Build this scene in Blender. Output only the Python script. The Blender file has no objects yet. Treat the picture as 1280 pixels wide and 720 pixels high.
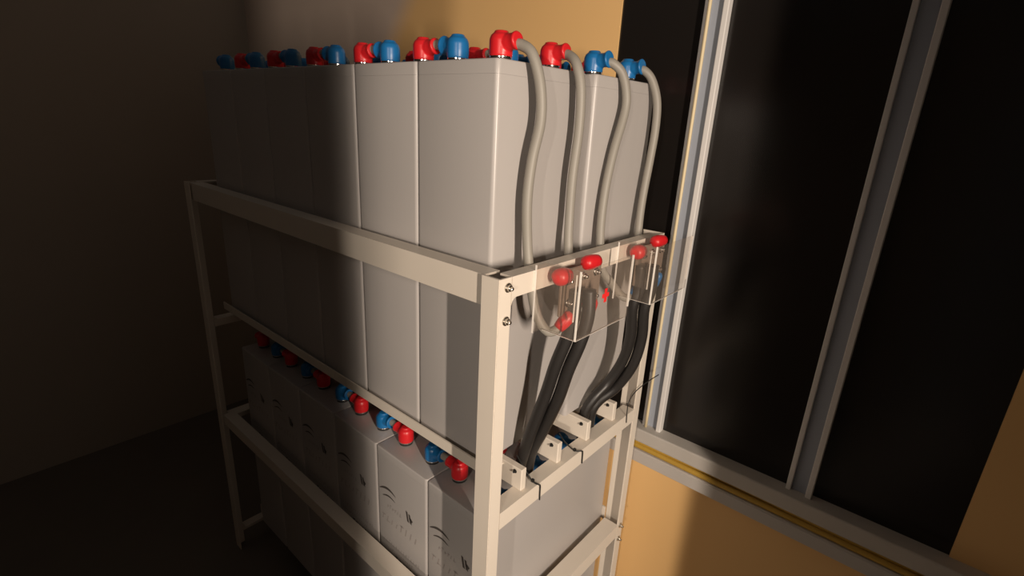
import bpy, bmesh, math, random
from mathutils import Vector, Matrix
random.seed(4)
S = bpy.context.scene
COL = S.collection
PI = math.pi

# ------------------------------------------------------------------ materials
def mat(name, col, rough=0.5, metal=0.0, spec=0.5, noise=None, bump=0.0, bscale=60.0, coat=0.0):
    m = bpy.data.materials.new(name); m.use_nodes = True
    nt = m.node_tree; b = nt.nodes['Principled BSDF']
    b.inputs['Base Color'].default_value = (*col, 1)
    b.inputs['Roughness'].default_value = rough
    b.inputs['Metallic'].default_value = metal
    b.inputs['Specular IOR Level'].default_value = spec
    b.inputs['Coat Weight'].default_value = coat
    if noise or bump:
        tc = nt.nodes.new('ShaderNodeTexCoord')
        n = nt.nodes.new('ShaderNodeTexNoise'); n.inputs['Scale'].default_value = bscale
        n.inputs['Detail'].default_value = 4
        nt.links.new(tc.outputs['Object'], n.inputs['Vector'])
        if noise:
            mx = nt.nodes.new('ShaderNodeMix'); mx.data_type = 'RGBA'
            mx.inputs['A'].default_value = (*col, 1)
            mx.inputs['B'].default_value = (*noise, 1)
            nt.links.new(n.outputs['Fac'], mx.inputs['Factor'])
            nt.links.new(mx.outputs['Result'], b.inputs['Base Color'])
        if bump:
            bp = nt.nodes.new('ShaderNodeBump'); bp.inputs['Strength'].default_value = bump
            bp.inputs['Distance'].default_value = 0.002
            nt.links.new(n.outputs['Fac'], bp.inputs['Height'])
            nt.links.new(bp.outputs['Normal'], b.inputs['Normal'])
    return m

M_CASE = mat('case_plastic', (0.46, 0.435, 0.42), 0.34, spec=0.5, noise=(0.44, 0.415, 0.40), bscale=6)
M_PAINT = mat('cream_steel_paint', (0.76, 0.69, 0.60), 0.42, noise=(0.72, 0.65, 0.56), bscale=14)
M_RED = mat('red_rubber', (0.66, 0.016, 0.022), 0.36)
M_BLUE = mat('blue_rubber', (0.010, 0.15, 0.40), 0.36)
M_COLLAR = mat('dark_collar', (0.03, 0.03, 0.03), 0.3)
M_STEEL = mat('zinc_bolt', (0.62, 0.58, 0.52), 0.28, metal=1.0)
M_CHROME = mat('bright_washer', (0.85, 0.83, 0.80), 0.15, metal=1.0)
M_GREY = mat('grey_cable_sheath', (0.29, 0.27, 0.235), 0.5)
M_BLACK = mat('black_cable_sheath', (0.020, 0.018, 0.017), 0.42)
M_TIE = mat('black_nylon', (0.012, 0.012, 0.012), 0.45)
M_PLATE = mat('bus_plate', (0.27, 0.205, 0.165), 0.5, noise=(0.22, 0.165, 0.13), bscale=30)
M_EDGE = mat('acrylic_edge', (0.85, 0.80, 0.74), 0.25)
M_INK = mat('dark_ink', (0.07, 0.06, 0.055), 0.5)
M_FAINT = mat('faded_ink', (0.36, 0.325, 0.31), 0.5)
M_PRED = mat('red_paint', (0.78, 0.03, 0.03), 0.45)
M_YCAB = mat('yellow_cable_sheath', (0.50, 0.31, 0.05), 0.45)
M_BCAB = mat('brown_cable_sheath', (0.16, 0.085, 0.03), 0.5)
M_CREAM = mat('cream_cable_sheath', (0.72, 0.60, 0.38), 0.5)
M_WHITE = mat('white_frame', (0.74, 0.72, 0.70), 0.4)
M_BLUEGREY = mat('bluegrey_frame', (0.33, 0.36, 0.42), 0.35)
M_SILL = mat('sill_stone', (0.55, 0.52, 0.48), 0.5, noise=(0.48, 0.45, 0.41), bscale=18, bump=0.2)
M_TRUNK = mat('grey_trunking', (0.52, 0.49, 0.46), 0.45)
M_DARK = mat('tinted_glass', (0.012, 0.010, 0.009), 0.22, spec=0.5)
M_FLOOR = mat('floor_tile', (0.20, 0.17, 0.14), 0.4, noise=(0.15, 0.13, 0.11), bscale=5)
M_WALLP = mat('plain_wall_paint', (0.45, 0.40, 0.34), 0.75, noise=(0.42, 0.37, 0.31), bscale=4)

def acrylic():
    m = bpy.data.materials.new('clear_acrylic'); m.use_nodes = True
    nt = m.node_tree; nt.nodes.clear()
    out = nt.nodes.new('ShaderNodeOutputMaterial')
    tr = nt.nodes.new('ShaderNodeBsdfTransparent'); tr.inputs['Color'].default_value = (0.97, 0.955, 0.94, 1)
    gl = nt.nodes.new('ShaderNodeBsdfGlossy'); gl.inputs['Roughness'].default_value = 0.08
    df = nt.nodes.new('ShaderNodeBsdfDiffuse'); df.inputs['Color'].default_value = (0.55, 0.47, 0.40, 1)
    fr0 = nt.nodes.new('ShaderNodeFresnel'); fr0.inputs['IOR'].default_value = 1.3
    ge = nt.nodes.new('ShaderNodeNewGeometry')
    fr = nt.nodes.new('ShaderNodeMix')                      # only the outer face mirrors
    fr.inputs['B'].default_value = 0.0
    nt.links.new(ge.outputs['Backfacing'], fr.inputs['Factor']); nt.links.new(fr0.outputs[0], fr.inputs['A'])
    m1 = nt.nodes.new('ShaderNodeMixShader'); m2 = nt.nodes.new('ShaderNodeMixShader')
    m1.inputs[0].default_value = 0.06
    nt.links.new(tr.outputs[0], m1.inputs[1]); nt.links.new(df.outputs[0], m1.inputs[2])
    nt.links.new(fr.outputs[0], m2.inputs[0]); nt.links.new(m1.outputs[0], m2.inputs[1]); nt.links.new(gl.outputs[0], m2.inputs[2])
    nt.links.new(m2.outputs[0], out.inputs[0])
    return m
M_CLEAR = acrylic()

def yellow_wall():
    m = bpy.data.materials.new('yellow_wall_paint'); m.use_nodes = True
    nt = m.node_tree; b = nt.nodes['Principled BSDF']; b.inputs['Roughness'].default_value = 0.6
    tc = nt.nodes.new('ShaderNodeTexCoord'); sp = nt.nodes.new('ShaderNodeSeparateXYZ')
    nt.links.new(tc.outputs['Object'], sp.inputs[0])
    n = nt.nodes.new('ShaderNodeTexNoise'); n.inputs['Scale'].default_value = 3.0
    nt.links.new(tc.outputs['Object'], n.inputs['Vector'])
    mx = nt.nodes.new('ShaderNodeMix'); mx.data_type = 'RGBA'
    mx.inputs['A'].default_value = (0.86, 0.54, 0.225, 1); mx.inputs['B'].default_value = (0.90, 0.575, 0.25, 1)
    nt.links.new(n.outputs['Fac'], mx.inputs['Factor'])
    # a paler, greyer patch at the far end of the wall, soft slanting edge
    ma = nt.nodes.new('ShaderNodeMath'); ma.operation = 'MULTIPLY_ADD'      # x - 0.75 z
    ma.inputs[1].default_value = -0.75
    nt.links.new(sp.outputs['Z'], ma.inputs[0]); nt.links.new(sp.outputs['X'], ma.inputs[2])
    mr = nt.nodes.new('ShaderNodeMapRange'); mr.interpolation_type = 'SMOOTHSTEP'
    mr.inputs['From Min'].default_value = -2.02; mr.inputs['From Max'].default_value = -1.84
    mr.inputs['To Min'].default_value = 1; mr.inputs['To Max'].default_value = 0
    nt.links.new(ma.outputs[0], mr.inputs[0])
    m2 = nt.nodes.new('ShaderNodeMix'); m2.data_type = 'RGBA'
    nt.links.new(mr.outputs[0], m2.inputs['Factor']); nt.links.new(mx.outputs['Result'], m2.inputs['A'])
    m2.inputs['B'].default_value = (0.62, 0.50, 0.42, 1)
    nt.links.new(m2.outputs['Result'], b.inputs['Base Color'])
    return m
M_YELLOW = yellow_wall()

# ------------------------------------------------------------------ mesh helpers
def box(bm, x0, x1, y0, y1, z0, z1, bev=0.0, seg=2):
    r = bmesh.ops.create_cube(bm, size=1.0)
    vs = r['verts']
    for v in vs:
        v.co = Vector((x0 + (v.co.x + .5) * (x1 - x0), y0 + (v.co.y + .5) * (y1 - y0), z0 + (v.co.z + .5) * (z1 - z0)))
    if bev:
        es = list({e for v in vs for e in v.link_edges})
        bmesh.ops.bevel(bm, geom=es, offset=bev, segments=seg, affect='EDGES', profile=0.5)

def prism(bm, pts, axis, a0, a1):
    """extrude a closed 2D outline along axis ('x','y','z')."""
    def P(u, v, a):
        return {'x': (a, u, v), 'y': (u, a, v), 'z': (u, v, a)}[axis]
    A = [bm.verts.new(P(u, v, a0)) for u, v in pts]
    B = [bm.verts.new(P(u, v, a1)) for u, v in pts]
    n = len(pts)
    bm.faces.new(A); bm.faces.new(B)
    for i in range(n):
        bm.faces.new((A[i], A[(i + 1) % n], B[(i + 1) % n], B[i]))
    bmesh.ops.recalc_face_normals(bm, faces=bm.faces[:])

def lathe(bm, prof, seg=24, mtx=None):
    rings = []
    for r, z in prof:
        if r < 1e-6:
            rings.append([bm.verts.new((0, 0, z))])
        else:
            rings.append([bm.verts.new((r * math.cos(2 * PI * k / seg), r * math.sin(2 * PI * k / seg), z)) for k in range(seg)])
    for a, b in zip(rings[:-1], rings[1:]):
        for k in range(seg):
            k2 = (k + 1) % seg
            if len(a) == 1 and len(b) == 1: continue
            if len(a) == 1: bm.faces.new((a[0], b[k2], b[k]))
            elif len(b) == 1: bm.faces.new((a[k], a[k2], b[0]))
            else: bm.faces.new((a[k], a[k2], b[k2], b[k]))
    if len(rings[0]) > 1: bm.faces.new(list(reversed(rings[0])))
    if len(rings[-1]) > 1: bm.faces.new(rings[-1])
    if mtx is not None:
        vs = [v for r in rings for v in r]
        bmesh.ops.transform(bm, matrix=mtx, verts=vs)

def catmull(pts, n=10):
    P = [Vector(p) for p in pts]
    P = [P[0] * 2 - P[1]] + P + [P[-1] * 2 - P[-2]]
    out = []
    for i in range(1, len(P) - 2):
        for k in range(n):
            t = k / n
            a, b, c, d = P[i - 1], P[i], P[i + 1], P[i + 2]
            out.append(0.5 * ((2 * b) + (c - a) * t + (2 * a - 5 * b + 4 * c - d) * t * t + (3 * b - a - 3 * c + d) * t ** 3))
    out.append(P[-2]); return out

def tube(bm, pts, rad, seg=14, n=10, flat=None):
    path = catmull(pts, n) if n > 1 else [Vector(p) for p in pts]
    up = Vector((0, 1, 0)); rings = []
    t0 = (path[1] - path[0]).normalized()
    if abs(t0.dot(up)) > .9: up = Vector((1, 0, 0))
    nrm = (up - t0 * up.dot(t0)).normalized()
    for i, p in enumerate(path):
        t = (path[min(i + 1, len(path) - 1)] - path[max(i - 1, 0)]).normalized()
        nrm = (nrm - t * nrm.dot(t)).normalized(); bi = t.cross(nrm)
        r2 = rad if flat is None else flat
        rings.append([bm.verts.new(p + nrm * rad * math.cos(2 * PI * k / seg) + bi * r2 * math.sin(2 * PI * k / seg)) for k in range(seg)])
    for a, b in zip(rings[:-1], rings[1:]):
        for k in range(seg):
            bm.faces.new((a[k], a[(k + 1) % seg], b[(k + 1) % seg], b[k]))
    bm.faces.new(list(reversed(rings[0]))); bm.faces.new(rings[-1])

def new():
    return bmesh.new()

def obj(name, bm, m, parent=None, smooth=False, loc=None):
    bmesh.ops.recalc_face_normals(bm, faces=bm.faces[:])
    me = bpy.data.meshes.new(name); bm.to_mesh(me); bm.free()
    me.materials.append(m)
    for p in me.polygons: p.use_smooth = smooth
    o = bpy.data.objects.new(name, me); COL.objects.link(o)
    if parent: o.parent = parent
    if loc: o.location = loc
    return o

def auto_smooth(o, ang=40):
    me = o.data
    for p in me.polygons: p.use_smooth = True
    b = bmesh.new(); b.from_mesh(me)
    for e in b.edges:
        e.smooth = len(e.link_faces) == 2 and e.calc_face_angle(0) < math.radians(ang)
    b.to_mesh(me); b.free(); return o

def tag(o, label, cat, group=None):
    o['label'] = label; o['category'] = cat
    if group: o['group'] = group
    return o

def thing(name, label, cat, loc=(0, 0, 0), group=None):
    o = bpy.data.objects.new(name, None); o.empty_display_size = .05; COL.objects.link(o)
    o.location = loc
    return tag(o, label, cat, group)

def struct(name, bm, m, parent=None):
    o = obj(name, bm, m, parent); o['kind'] = 'structure'; return o

def remesh(o, size, smooth_it=6):
    md = o.modifiers.new('r', 'REMESH'); md.mode = 'VOXEL'; md.voxel_size = size
    sm = o.modifiers.new('s', 'SMOOTH'); sm.factor = 0.5; sm.iterations = smooth_it
    dg = bpy.context.evaluated_depsgraph_get(); dg.update()
    me = bpy.data.meshes.new_from_object(o.evaluated_get(dg))
    old = o.data; o.modifiers.clear(); o.data = me
    for p in me.polygons: p.use_smooth = True
    return o

# ------------------------------------------------------------------ the room
Z_FLOOR = -1.10
WALL_Y = 0.70
bm = new(); box(bm, -2.6, 1.25, -2.2, 0.8, Z_FLOOR - .08, Z_FLOOR); struct('floor', bm, M_FLOOR)
WX0, WX1, WZ0, WZ1 = -0.195, 0.80, -0.215, 1.20
bm = new()
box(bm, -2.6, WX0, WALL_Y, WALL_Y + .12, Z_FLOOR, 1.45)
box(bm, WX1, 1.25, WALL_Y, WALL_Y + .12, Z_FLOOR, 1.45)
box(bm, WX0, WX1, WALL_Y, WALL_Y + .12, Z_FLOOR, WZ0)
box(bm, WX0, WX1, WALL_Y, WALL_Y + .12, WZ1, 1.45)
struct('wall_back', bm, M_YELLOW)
bm = new(); box(bm, -2.6, -2.5, -2.2, WALL_Y, Z_FLOOR, 1.45); struct('wall_left', bm, M_WALLP)
# unseen right wall, added with a slit trimming the key lamp to a band
DY0, DY1 = -0.620, -0.137
bm = new()
box(bm, 1.15, 1.25, DY1, WALL_Y, Z_FLOOR, 1.45)
box(bm, 1.15, 1.25, -1.8, DY0, Z_FLOOR, 1.45)
box(bm, 1.15, 1.25, DY0, DY1, 1.15, 1.45)
struct('wall_right_light_mask', bm, M_WALLP)
# unseen wall behind the camera, added; its opening narrows the fill light
FX0, FX1 = 0.668, 1.055
bm = new()
box(bm, -2.6, FX0, -1.8, -1.7, Z_FLOOR, 1.45)
box(bm, FX1, 1.15, -1.8, -1.7, Z_FLOOR, 1.45)
box(bm, FX0, FX1, -1.8, -1.7, 1.15, 1.45)
struct('wall_front_light_mask', bm, M_WALLP)

# window: dark panes, stiles, sill
win = bpy.data.objects.new('window_1', None); COL.objects.link(win); win['kind'] = 'structure'
bm = new(); box(bm, WX0, WX1, WALL_Y + .006, WALL_Y + .012, WZ0, WZ1); struct('window_pane', bm, M_DARK, win)
def stile(x0, x1, y0, m, name='window_stile'):
    bm = new(); box(bm, x0, x1, y0, WALL_Y + .0062, WZ0, WZ1, .002); return struct(name, bm, m, win)
def mullion(x):
    stile(x, x + .012, WALL_Y - .015, M_WHITE)
    stile(x + .012, x + .047, WALL_Y - .004, M_BLUEGREY)
    stile(x + .047, x + .061, WALL_Y - .018, M_WHITE)
mullion(0.043)
mullion(0.46)
bm = new(); box(bm, WX0, WX1, WALL_Y + .02, WALL_Y + .06, WZ1 - .03, WZ1); struct('window_head', bm, M_BLUEGREY, win)
bm = new(); box(bm, WX0 - .06, WX1 + .08, WALL_Y - .045, WALL_Y + .06, -.252, -.207, .004); struct('window_sill', bm, M_SILL, win)

# cable trunking under the sill
bm = new(); prism(bm, [(WALL_Y, -.283), (WALL_Y - .04, -.283), (WALL_Y - .045, -.287), (WALL_Y - .045, -.322), (WALL_Y - .04, -.326), (WALL_Y, -.326)], 'x', -1.9, 1.15)
struct('trim_1', bm, M_TRUNK)
for k, (dy, dz, m, lab) in enumerate([
        (-.031, -.2745, M_YCAB, 'yellow cable lying outermost on the grey trunking below the sill'),
        (-.013, -.2745, M_BCAB, 'brown cable lying against the wall on the grey trunking below the sill'),
        (-.022, -.2615, M_YCAB, 'yellow cable lying on top of the two others below the sill')]):
    bm = new()
    pts = [(-1.85 + .15 * i, WALL_Y + dy + .0015 * math.sin(i * 1.7 + k), dz + .001 * math.sin(i * 1.1 + 2 * k)) for i in range(20)]
    tube(bm, pts, .0085, n=4)
    tag(obj('wall_cable', bm, m, smooth=True), lab, 'cable', 'cables under the window sill')
bm = new()
tube(bm, [(.0585, WALL_Y - .021, z) for z in (-.205, 0.0, .3, .6, .9, 1.2)], .0045, n=4)
tag(obj('conduit_cable', bm, M_CREAM, smooth=True), 'thin cream cable running up the white window stile from the sill', 'cable')

# ------------------------------------------------------------------ battery cells
CW, CD, CH = 0.2085, 0.2630, 0.787
CDL = 0.5310
def rounded_case(bm, h0, h1, rv, rt, cd=CD):
    box(bm, -CW / 2, CW / 2, -cd / 2, cd / 2, h0, h1)
    vert = [e for e in bm.edges if abs(e.verts[0].co.z - e.verts[1].co.z) > .001]
    bmesh.ops.bevel(bm, geom=vert, offset=rv, segments=4, affect='EDGES', profile=0.5)
    if rt:
        top = [e for e in bm.edges if min(e.verts[0].co.z, e.verts[1].co.z) > h1 - 1e-5]
        bmesh.ops.bevel(bm, geom=top, offset=rt, segments=3, affect='EDGES', profile=0.5)

bm = new(); rounded_case(bm, 0, CH - .0242, .0085, 0)
case0 = auto_smooth(obj('case', bm, M_CASE), 35)
bm = new(); rounded_case(bm, CH - .0240, CH, .0085, .003)
lid0 = auto_smooth(obj('lid', bm, M_CASE), 35)
bm = new(); rounded_case(bm, 0, CH - .0242, .0085, 0, CDL); case1 = auto_smooth(obj('case', bm, M_CASE), 35)
bm = new(); rounded_case(bm, CH - .0240, CH, .0085, .003, CDL); lid1 = auto_smooth(obj('lid', bm, M_CASE), 35)

def boot_mesh(m, flare):
    bm = new()
    lathe(bm, [(.0175, .006), (.0205, .010), (.0210, .022), (.0208, .036), (.0185, .0425), (.0140, .0465), (.0125, .0475), (.0120, .0505), (0, .0512)], 28)
    rot = Matrix.Translation((0, 0, .0290)) @ Matrix.Rotation(PI / 2 - .12, 4, 'Y')
    lathe(bm, [(.0150, .0), (.0150, .018), (.0138, .027), (.0138 + flare * .5, .033), (.0145 + flare, .037), (.0130 + flare, .0400), (0, .0400)], 24, rot)
    o = obj('terminal_boot', bm, m)
    return remesh(o, .0016, 3)
bootR, bootB = boot_mesh(M_RED, .001), boot_mesh(M_BLUE, .003)
bm = new(); lathe(bm, [(.0185, 0), (.0185, .006), (.0145, .0075), (.0145, .009), (0, .009)], 28)
collar0 = obj('pole_collar', bm, M_COLLAR, smooth=False); auto_smooth(collar0)
bm = new()
lathe(bm, [(.0170, .0062), (.0198, .0068), (.0198, .0090), (.0170, .0098)], 28)
washer0 = auto_smooth(obj('pole_washer', bm, M_CHROME))

# printed marks on the lower cells: swoosh emblem and blurred lettering, on the front face
def quad(bm, pts, y):
    bm.faces.new([bm.verts.new((x, y, z)) for x, z in pts])
def arc_band(bm, cx, cz, w, h, t, y, tilt, a0=.12, a1=.98, n=18):
    L, U = [], []
    for i in range(n + 1):
        s = i / n; u = (a0 + (a1 - a0) * s)
        x = -w / 2 + w * s
        z = h * math.sin(PI * (u * .8 + .08)) + tilt * x
        th = t * math.sin(PI * min(1, .06 + s * .94)) ** .7 + t * .05
        U.append((cx + x, cz + z + th / 2)); L.append((cx + x, cz + z - th / 2))
    a = [bm.verts.new((x, y, z)) for x, z in L]; b = [bm.verts.new((x, y, z)) for x, z in U]
    for i in range(n): bm.faces.new((a[i], a[i + 1], b[i + 1], b[i]))
YF = -CDL / 2 - .0004
bm = new()
arc_band(bm, -.057, CH - .139, .072, .022, .0075, YF, .10)
arc_band(bm, -.052, CH - .154, .056, .015, .0050, YF, .10)
emblem0 = obj('emblem', bm, M_INK)
def scribble(bm, x0, x1, z, hgt, n, th, slope, rnd):
    w = (x1 - x0) / n
    for i in range(n):
        x = x0 + w * i; zz = z + slope * (x - x0); hh = hgt * rnd.uniform(.6, 1)
        quad(bm, [(x, zz), (x + th, zz), (x + th + w * .25, zz + hh), (x + w * .25, zz + hh)], YF)
        if rnd.random() < .75:
            k = rnd.choice([0, .45, .8])
            quad(bm, [(x, zz + hh * k), (x + w * .75, zz + hh * k), (x + w * .75, zz + hh * k + th), (x, zz + hh * k + th)], YF)
rnd = random.Random(3)
bm = new()
for dx, hh in ((0.0, .030), (.011, .026)):      # bold slanted double stroke beside the emblem
    quad(bm, [(.026 + dx, CH - .172), (.034 + dx, CH - .174), (.027 + dx, CH - .172 + hh), (.020 + dx, CH - .172 + hh + .001)], YF)
quad(bm, [(.034, CH - .160), (.045, CH - .168), (.049, CH - .160), (.037, CH - .152)], YF)
mark0 = obj('bold_mark', bm, M_INK)
bm = new(); scribble(bm, -.060, .004, CH - .178, .014, 6, .0025, 0, rnd); word0 = obj('small_lettering', bm, M_FAINT)
bm = new(); scribble(bm, -.085, .075, CH - .228, .026, 8, .004, 0, rnd); band0 = obj('large_lettering', bm, M_FAINT)
bm = new(); scribble(bm, -.080, .080, CH - .300, .013, 15, .0022, 0, rnd)
scribble(bm, -.080, .050, CH - .320, .010, 14, .002, 0, rnd); text0 = obj('text_lines', bm, M_FAINT)
bm = new(); scribble(bm, -.030, .075, CH - .345, .020, 7, .004, -.05, rnd); hand0 = obj('dark_lettering', bm, M_INK)
PRINTS = [emblem0, mark0, word0, band0, text0, hand0]
PROTO = [case0, lid0, case1, lid1, bootR, bootB, collar0, washer0] + PRINTS

def kid(src, parent, loc=(0, 0, 0), rz=0):
    o = src.copy(); COL.objects.link(o); o.parent = parent; o.location = loc; o.rotation_euler = (0, 0, rz); return o

POLE_X = 0.055
POLE_Y = (-.0725, .0725)
POLE_YL = (-.2035, -.0585, .0675, .2125)     # from the middle of a deep lower cell
def cell(cx, cy, z, red_right, label, group, prints=False):
    r = thing('battery_cell', label, 'battery', (cx, cy, z), group)
    kid(case1 if prints else case0, r); kid(lid1 if prints else lid0, r)
    for py in (POLE_YL if prints else POLE_Y):
        for sx in (1, -1):
            red = (sx > 0) == red_right
            b = kid(bootR if red else bootB, r, (sx * POLE_X, py, CH), 0 if sx > 0 else PI)
            b['label'] = 'red terminal boot' if red else 'blue terminal boot'
            c = kid(collar0, r, (sx * POLE_X, py, CH)); kid(washer0, c)
    if prints:
        for p in PRINTS: kid(p, r)
    return r

ORD = ['first', 'second', 'third', 'fourth', 'fifth', 'sixth']
ZU, ZL = -.010, -.165 - CH
XU, XL = 0.0, 0.02
def row_x(x_right, i): return x_right - .105 - .21 * i
for i in range(6):
    o = ORD[i]
    end = {0: ' at the bolted corner post'}.get(i, ' from the bolted corner post')
    cell(row_x(XU, i), .1345, ZU, True, f'{o} plain grey battery cell of the upper front row{end}', 'battery cells of the upper tier')
    cell(row_x(XU + .017, i), .409, ZU, False, f'{o} plain grey cell of the upper rear row' + (', two grey cables from its blue terminals' if i == 0 else ', standing behind the front row'), 'battery cells of the upper tier')
    cell(row_x(XL, i), .010 + CDL / 2, ZL, False, f'{o} deep printed battery cell of the lower tier{end}', 'battery cells of the lower tier', True)
for p in PROTO:
    bpy.data.objects.remove(p)

# short links between neighbouring cells
bm = new(); tube(bm, [(-.034, 0, .0), (-.015, 0, .0035), (.015, 0, .0035), (.034, 0, 0)], .0095, n=5)
link0 = obj('link_cable', bm, M_GREY, smooth=True)
first = True
for (xr, cy, z, tier) in ((XU, .1345, ZU, 'upper'), (XL, .1445, ZL, 'lower')):
    for i in range(5):
        for q, py in enumerate(POLE_Y):
            o = link0 if first else link0.copy()
            if not first: COL.objects.link(o)
            first = False
            o.location = ((row_x(xr, i) + row_x(xr, i + 1)) / 2, cy + py, z + CH + .0312)
            side = 'first' if q == 0 else 'second'
            tag(o, f'short grey link between {ORD[i]} and {ORD[i+1]} cells, {tier + " front row" if tier == "upper" else "lower tier"}, {side} terminals', 'cable', f'link cables on the {tier} tier')

# ------------------------------------------------------------------ rack
rack = thing('battery_rack', 'cream painted steel angle rack carrying two tiers of grey battery cells', 'rack', (-.63, .242, Z_FLOOR))
RO = Vector((-.63, .242, Z_FLOOR))
def rp(name, bm, m=M_PAINT, parent=None, smooth=False):
    bmesh.ops.translate(bm, vec=-RO, verts=bm.verts[:])
    return obj(name, bm, m, parent or rack, smooth)
X1, X0, Y0, Y1 = .085, -1.345, -.066, .552
ZT = .430
def angle_post(x, y, sx, sy, fx, fy, t=.004):
    """L profile, corner at (x,y); flange fx along x inwards, fy along y inwards."""
    return [(x, y), (x - sx * fx, y), (x - sx * fx, y + sy * t), (x - sx * t, y + sy * t), (x - sx * t, y + sy * fy), (x, y + sy * fy)]
posts = []
for (x, sx) in ((X1, 1), (X0, -1)):
    for (y, sy) in ((Y0, 1), (Y1, -1)):
        bm = new(); prism(bm, angle_post(x, y, sx, sy, .042 if sy > 0 else .058, .032), 'z', Z_FLOOR, ZT)
        bmesh.ops.bevel(bm, geom=[e for e in bm.edges if abs(e.verts[0].co.z - e.verts[1].co.z) > .5], offset=.0012, segments=2, affect='EDGES')
        posts.append((rp('post', bm), x, sx, y, sy))
def bolt_on(parent, p, axis=Vector((1, 0, 0)), s=1.0, out=None):
    bm = new()
    rot = Vector((0, 0, 1)).rotation_difference(axis).to_matrix().to_4x4()
    mt = Matrix.Translation(Vector(p)) @ rot @ Matrix.Scale(s, 4)
    lathe(bm, [(.0105, 0), (.0105, .0015), (.0072, .0016), (.0072, .0075), (.0042, .0080), (.0042, .0135), (.0030, .0145), (0, .0145)], 12, mt)
    if parent is not None and out is None:
        bmesh.ops.translate(bm, vec=-RO, verts=bm.verts[:])
        return obj('bolt', bm, M_STEEL, parent)
    return bm
fr = posts[0][0]
bolt_on(fr, (X1 + .0005, -.045, .413), s=.82); bolt_on(fr, (X1 + .0005, -.047, .353), s=.82)
rr = posts[1][0]
bolt_on(rr, (X1 + .0005, .535, -.472), s=.8); bolt_on(rr, (X1 + .0005, .535, -.522), s=.8)
bolt_on(rr, (X1 + .0005, .535, .413), s=.8)
# gussets behind the front post flange
bm = new(); box(bm, X1 - .0452, X1 - .006, Y0 + .0045, Y0 + .0075, .325, ZT - .001); rp('gusset_plate', bm)
# front and back long rails
def angle_x(name, yf, s, ztop, h, w, x0, x1, t=.004):
    bm = new(); prism(bm, [(yf, ztop), (yf, ztop - h), (yf + s * t, ztop - h), (yf + s * t, ztop - t), (yf + s * w, ztop - t), (yf + s * w, ztop)], 'x', x0, x1)
    return rp(name, bm)
def angle_y(name, xf, s, ztop, h, w, y0, y1, t=.004):
    bm = new(); prism(bm, [(xf, ztop), (xf, ztop - h), (xf - s * t, ztop - h), (xf - s * t, ztop - t), (xf - s * w, ztop - t), (xf - s * w, ztop)], 'y', y0, y1)
    return rp(name, bm)
angle_x('front_rail', Y0 + .008, 1, .4285, .056, .040, X0 + .03, X1 - .0435)
angle_x('front_rail', Y0 + .006, 1, -.448, .042, .040, X0 + .042, X1 - .042)
for zt in (.4285, -.448):
    angle_x('back_rail', Y1 - .004, -1, zt, .045, .0041, X0 + .06, X1 - .060)
# side rails
for (x, s) in ((X1, 1), (X0, -1)):
    angle_y('side_rail', x, s, ZT, .0385, .028, Y0 + .0325, Y1 - .0325)
    angle_y('side_rail', x, s, -.462, .045, .046, Y0 + .0325, Y1 - .0325)
    for zt in (-.063, ZL - .052):
        angle_y('tray_rail', x, s, zt, .040, .035, Y0 + .0325, Y1 - .0325)
# small weld fillet under the corner of the side rail
bm = new(); prism(bm, [(Y0 + .0325, ZT - .0387), (Y0 + .0325, ZT - .052), (Y0 + .0345, ZT - .0455), (Y0 + .0395, ZT - .0405), (Y0 + .046, ZT - .0387)], 'x', X1 - .004, X1); rp('corner_fillet', bm)
# tray beams the cells stand on
def beams(ztop, zrail, xs):
    for y in (.052, .181, .303, .428):
        bm = new()
        box(bm, X0 + .008, X1 - .012, y - .008, y + .008, zrail + .0005, ztop, .0015, 1)
        b = rp('cross_beam', bm)
        h = bolt_on(None, (X1 - .030, y - .0082, ztop - .010), Vector((0, -1, 0)), .45)
        bmesh.ops.translate(h, vec=-RO, verts=h.verts[:]); obj('bolt', h, M_TIE, b)  # dark stud standing in for the beam's bolt hole
beams(-.0105, -.063, 0)
beams(ZL - .0005, ZL - .052, 0)
# low retaining edge along the front of the upper cells
bm = new(); prism(bm, [(-.014, .006), (-.014, -.020), (.0438, -.020), (.0438, -.0165), (-.0105, -.0165), (-.0105, .006)], 'x', X0 + .060, .022)      # its flange is welded to the first cross beam
rp('tray_edge', bm)
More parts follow.
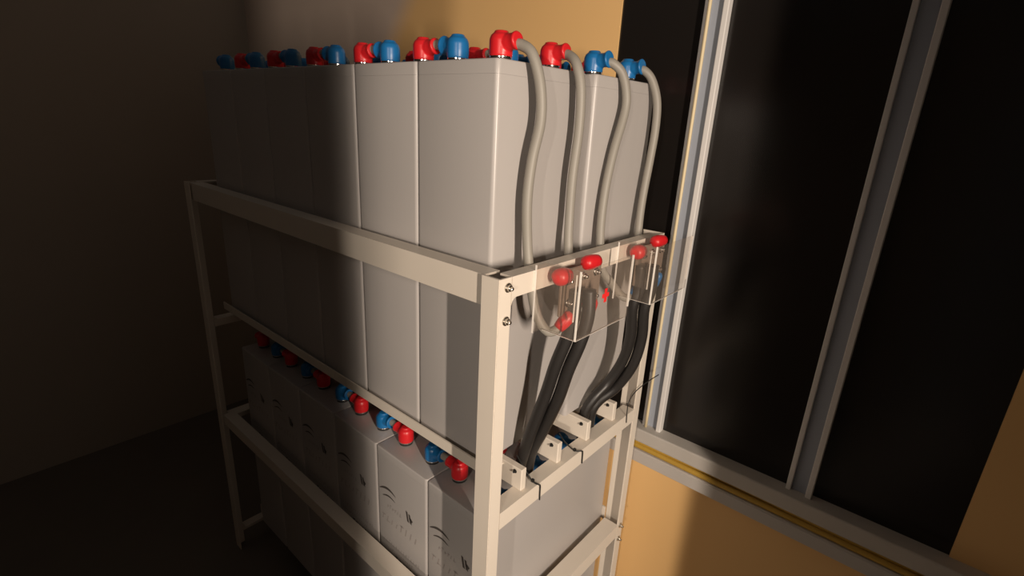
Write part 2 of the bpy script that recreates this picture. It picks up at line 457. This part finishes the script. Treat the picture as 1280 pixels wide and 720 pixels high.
# ------------------------------------------------------------------ terminal boxes on the side rail
def terminal_box(y0, label, plus, lower_blue):
    """y0 is the near side wall of the clear cover."""
    W, XF, XB, ZB, ZTp = .187, .165, .0893, .310, .440
    O = Vector((X1, y0, ZB))
    r = thing('terminal_box', label, 'terminal box', O)
    def part(name, bm, m, parent=None, smooth=False):
        bmesh.ops.translate(bm, vec=-O, verts=bm.verts[:]); return obj(name, bm, m, parent or r, smooth)
    t = .003
    bm = new()      # bent sheet: flange on the rail, near wall, front
    prism(bm, [(X1 + .0003, y0 - .026), (X1 + .0003 + t, y0 - .026), (X1 + .0003 + t, y0), (XF, y0), (XF, y0 + W), (XF - t, y0 + W), (XF - t, y0 + t), (X1 + .0003, y0 + t)], 'z', ZB, ZTp)
    cv = part('clear_cover', bm, M_CLEAR)
    def edge(name, *b):
        bm = new(); box(bm, *b); part(name, bm, M_EDGE, cv)
    e = .0011
    edge('cover_edge', XF - t, XF + .0004, y0 - .0004, y0 + e * 1.3, ZB, ZTp)                    # bend
    edge('cover_edge', XF - t, XF + .0004, y0 + W - 2 * e, y0 + W + .0003, ZB + .022, ZTp)          # far edge
    edge('cover_edge', X1 + .0003, X1 + .0036, y0 - .0268, y0 - .0260, ZB, ZTp)
    edge('cover_edge', XF - .0030, XF + .0003, y0, y0 + W - .012, ZB - .0006, ZB)
    edge('cover_edge', X1 + .004, XF - .003, y0, y0 + t, ZB - .0006, ZB)
    # bus plate on two spacers, with its bolts
    bm = new(); box(bm, .104, .110, y0 + .024, y0 + .160, .334, .424, .0015, 1); pl = part('bus_plate', bm, M_PLATE)
    for yy in (y0 + .05, y0 + .125):
        bm = new(); lathe(bm, [(.007, 0), (.007, .0185)], 12, Matrix.Translation((X1 + .0005, yy, .405)) @ Matrix.Rotation(PI / 2, 4, 'Y')); part('spacer', bm, M_STEEL, pl)
    for (dy, z) in ((.042, .403), (.092, .403), (.138, .403), (.048, .358), (.096, .352), (.138, .354)):
        bm = bolt_on(None, (.1102, y0 + dy, z), s=.85); part('bolt', bm, M_CHROME, pl)
    # clear inner tab standing on the plate
    bm = new(); box(bm, .112, .142, y0 + .0205, y0 + .0225, .335, .425); tb = part('inner_tab', bm, M_CLEAR)
    bm = new(); box(bm, .142, .1435, y0 + .0200, y0 + .0230, .335, .425); part('cover_edge', bm, M_EDGE, tb)
    # boots: two large ones on top, two at the foot
    def boot(p, d, L, rad, m):
        d = Vector(d).normalized(); rot = Vector((0, 0, 1)).rotation_difference(d).to_matrix().to_4x4()
        bm = new(); lathe(bm, [(0, -.002), (rad * .55, -.001), (rad * .9, .004), (rad, .010), (rad, L * .55), (rad * .92, L * .8), (rad * .8, L), (0, L)], 22, Matrix.Translation(Vector(p)) @ rot)
        o = part('terminal_boot', bm, m, None, True); o['label'] = ('red' if m is M_RED else 'blue') + ' rubber boot'; return o
    boot((.112, y0 + .004, .416), (-.05, 1, -.05), .036, .0165, M_RED)
    boot((.112, y0 + .088, .428), (.25, 1, .06), .038, .0145, M_RED)
    lo = M_BLUE if lower_blue else M_RED
    boot((.1195, y0 + .0505, .338), (-.38, -.52, -.78), .038, .0132, lo)
    boot((.123, y0 + .1235, .349), (-.25, -.03, -1), .036, .0098, lo)
    if plus:
        bm = new()
        y, z = y0 + .090, .378
        p, q, h = .0044, .0118, .0040
        r_ = [(y - p, z - .0135), (y + p, z - .0135), (y + p, z - h), (y + q, z - h), (y + q, z + h), (y + p, z + h),
              (y + p, z + .0135), (y - p, z + .0135), (y - p, z + h), (y - q, z + h), (y - q, z - h), (y - p, z - h)]
        prism(bm, r_, 'x', XF + .0002, XF + .0008)
        sg = part('plus_sign', bm, M_PRED, cv); sg['label'] = 'red plus sign'
    return r
terminal_box(.054, 'clear acrylic terminal box marked with a red plus, beside the corner post', True, False)
terminal_box(.345, 'clear acrylic terminal box with a blue boot, farther from the corner post', False, True)

# ------------------------------------------------------------------ lead cables
def lead(name, pts, rad, m, label, group, n=8):
    bm = new(); tube(bm, pts, rad, seg=16, n=n)
    return tag(obj(name, bm, m, smooth=True), label, 'cable', group)
G = 'grey lead cables hanging down the cell sides'
lead('lead_cable', [(-.022, .0620, .8045), (-.005, .066, .803), (.016, .070, .788), (.030, .078, .742), (.034, .081, .683), (.032, .066, .615), (.032, .059, .545), (.036, .061, .471), (.046, .061, .412), (.062, .063, .345), (.078, .067, .314), (.092, .073, .301), (.103, .0815, .306), (.110, .091, .3165)], .0094, M_GREY,
     'grey cable from the red terminal nearest the corner post, looping into the first clear box', G)
lead('lead_cable', [(-.022, .2070, .8045), (-.005, .206, .803), (.018, .200, .786), (.030, .203, .745), (.032, .206, .672), (.032, .198, .581), (.034, .196, .502), (.042, .190, .438), (.058, .186, .373), (.080, .178, .318), (.098, .174, .307), (.109, .1725, .314)], .0094, M_GREY,
     'grey cable from the second red terminal, dropping behind the first clear box', G)
lead('lead_cable', [(-.005, .3365, .8045), (.010, .343, .803), (.026, .358, .785), (.036, .366, .749), (.038, .366, .709), (.036, .340, .626), (.036, .322, .542), (.040, .314, .455), (.050, .318, .376), (.066, .343, .336), (.083, .361, .308), (.097, .368, .302), (.106, .376, .308), (.111, .382, .317)], .0094, M_GREY,
     'grey cable from the nearer blue terminal to the far clear box', G)
lead('lead_cable', [(-.005, .4815, .8045), (.010, .486, .802), (.026, .497, .782), (.040, .506, .738), (.043, .510, .679), (.041, .507, .606), (.040, .496, .511), (.045, .487, .434), (.058, .478, .365), (.080, .468, .320), (.098, .464, .307), (.109, .4635, .314)], .0094, M_GREY,
     'outermost grey cable, from the farthest blue terminal beside the dark window', G)
KB = 'black battery cables coming out of the clear boxes'
k1 = [(.1270, .122, .385), (.1315, .119, .335), (.125, .112, .284), (.108, .105, .219), (.090, .106, .148), (.061, .107, .058), (.037, .108, -.015), (.026, .112, -.068), (.024, .114, -.125)]
k2 = [(.1270, .386, .385), (.1285, .388, .330), (.121, .383, .280), (.116, .402, .200), (.101, .408, .124), (.072, .398, .055), (.050, .368, .018), (.038, .350, -.022), (.036, .352, -.100)]
R1 = .0130
def pair(pts, off, low):
    P = [Vector(p) for p in pts]; A, B = [], []
    for i, p in enumerate(P):
        t = (P[min(i + 1, len(P) - 1)] - P[max(i - 1, 0)]).normalized()
        k = max(0, min(1, (i - 4) / 2))
        sd = t.cross(Vector((-.52, .77, -.58)).normalized()) * (1 - k) + Vector(low) * k
        sd = (sd - t * sd.dot(t)).normalized()
        A.append(tuple(p + sd * off)); B.append(tuple(p - sd * off))
    return A, B
a1, b1 = pair(k1, R1 + .0003, (.15, .98, 0)); a2, b2 = pair(k2, R1 + .0003, (.1, .75, -.65))
lead('battery_cable', b1, R1, M_BLACK, 'black battery cable of the near pair, the one closer to the corner post', KB)
lead('battery_cable', a1, R1, M_BLACK, 'black battery cable of the near pair, the one farther from the corner post', KB)
lead('battery_cable', b2, R1, M_BLACK, 'black battery cable of the far pair, upper one where it bends under', KB)
lead('battery_cable', a2, R1, M_BLACK, 'black battery cable of the far pair, lower one resting towards the tray rail', KB)

def tie(pts, label):
    bm = new(); tube(bm, pts, .0017, seg=8, n=6)
    bmesh.ops.create_cube(bm, size=.006, matrix=Matrix.Translation(Vector(pts[2]) + Vector((0, 0, .002))))
    tag(obj('cable_tie', bm, M_TIE), label, 'cable tie', 'black ties on the tray rail')
tie([(.030, .078, -.012), (.052, .076, -.030), (.074, .083, -.058), (.0872, .088, -.0622), (.0880, .0925, -.0675), (.0875, .094, -.085), (.0875, .095, -.106)], 'black cable tie on the tray rail below the near pair of cables')
tie([(.040, .222, -.020), (.058, .222, -.035), (.076, .240, -.059), (.0872, .254, -.0622), (.0880, .258, -.0675), (.0875, .260, -.082), (.0875, .261, -.100)], 'black cable tie in the middle of the tray rail, between both pairs')
bm = new(); tube(bm, [(.112, .585, .030), (.100, .545, .018), (.090, .505, .002), (.0875, .474, -.018), (.0875, .471, -.045), (.0875, .476, -.085)], .0013, seg=8, n=8)
tag(obj('cable_tie', bm, M_TIE, smooth=True), 'thin black tie with a long loose tail at the rear post', 'cable tie', 'black ties on the tray rail')

# ------------------------------------------------------------------ light
w = bpy.data.worlds.new('dim_room'); S.world = w; w.use_nodes = True
bg = w.node_tree.nodes['Background']; bg.inputs[0].default_value = (1.0, 0.88, 0.78, 1); bg.inputs[1].default_value = 0.05
L = bpy.data.lights.new('key_lamp', 'AREA'); L.shape = 'RECTANGLE'; L.size = .03; L.size_y = .55  # key lamp behind the added slit, narrow to keep the lit band crisp
L.energy = 58; L.color = (1.0, 0.84, 0.69)
lo = bpy.data.objects.new('key_lamp', L); COL.objects.link(lo); lo.location = (2.0, -0.90, .66)
lo.rotation_euler = (Vector((-.1, .2, .3)) - lo.location).to_track_quat('-Z', 'Y').to_euler()
L = bpy.data.lights.new('fill_lamp', 'POINT'); L.energy = 130; L.color = (1.0, 0.86, 0.72); L.shadow_soft_size = .028  # added fill lamp, out of view, softening the key's shadows
lo = bpy.data.objects.new('fill_lamp', L); COL.objects.link(lo); lo.location = (1.5, -3.0, 1.0)

# ------------------------------------------------------------------ camera
yaw, pit, rol = (math.radians(a) for a in (-40.0337, -18.1709, 3.0447))
F = Vector((math.cos(pit) * math.sin(yaw), math.cos(pit) * math.cos(yaw), math.sin(pit)))
Rt = Vector((math.cos(yaw), -math.sin(yaw), 0)); U = Rt.cross(F)
R2 = math.cos(rol) * Rt + math.sin(rol) * U; U2 = -math.sin(rol) * Rt + math.cos(rol) * U
cd = bpy.data.cameras.new('camera'); cd.sensor_width = 36; cd.lens = 641.95 / 1280 * 36; cd.clip_start = .02
co = bpy.data.objects.new('camera', cd); COL.objects.link(co)
m = Matrix((R2, U2, -F)).transposed().to_4x4(); m.translation = (0.6182, -0.6685, 0.6821)
co.matrix_world = m
S.camera = co

S.view_settings.view_transform = 'Standard'; S.view_settings.look = 'None'
S.view_settings.exposure = 0.0; S.view_settings.gamma = 1; S.view_settings.use_curve_mapping = False
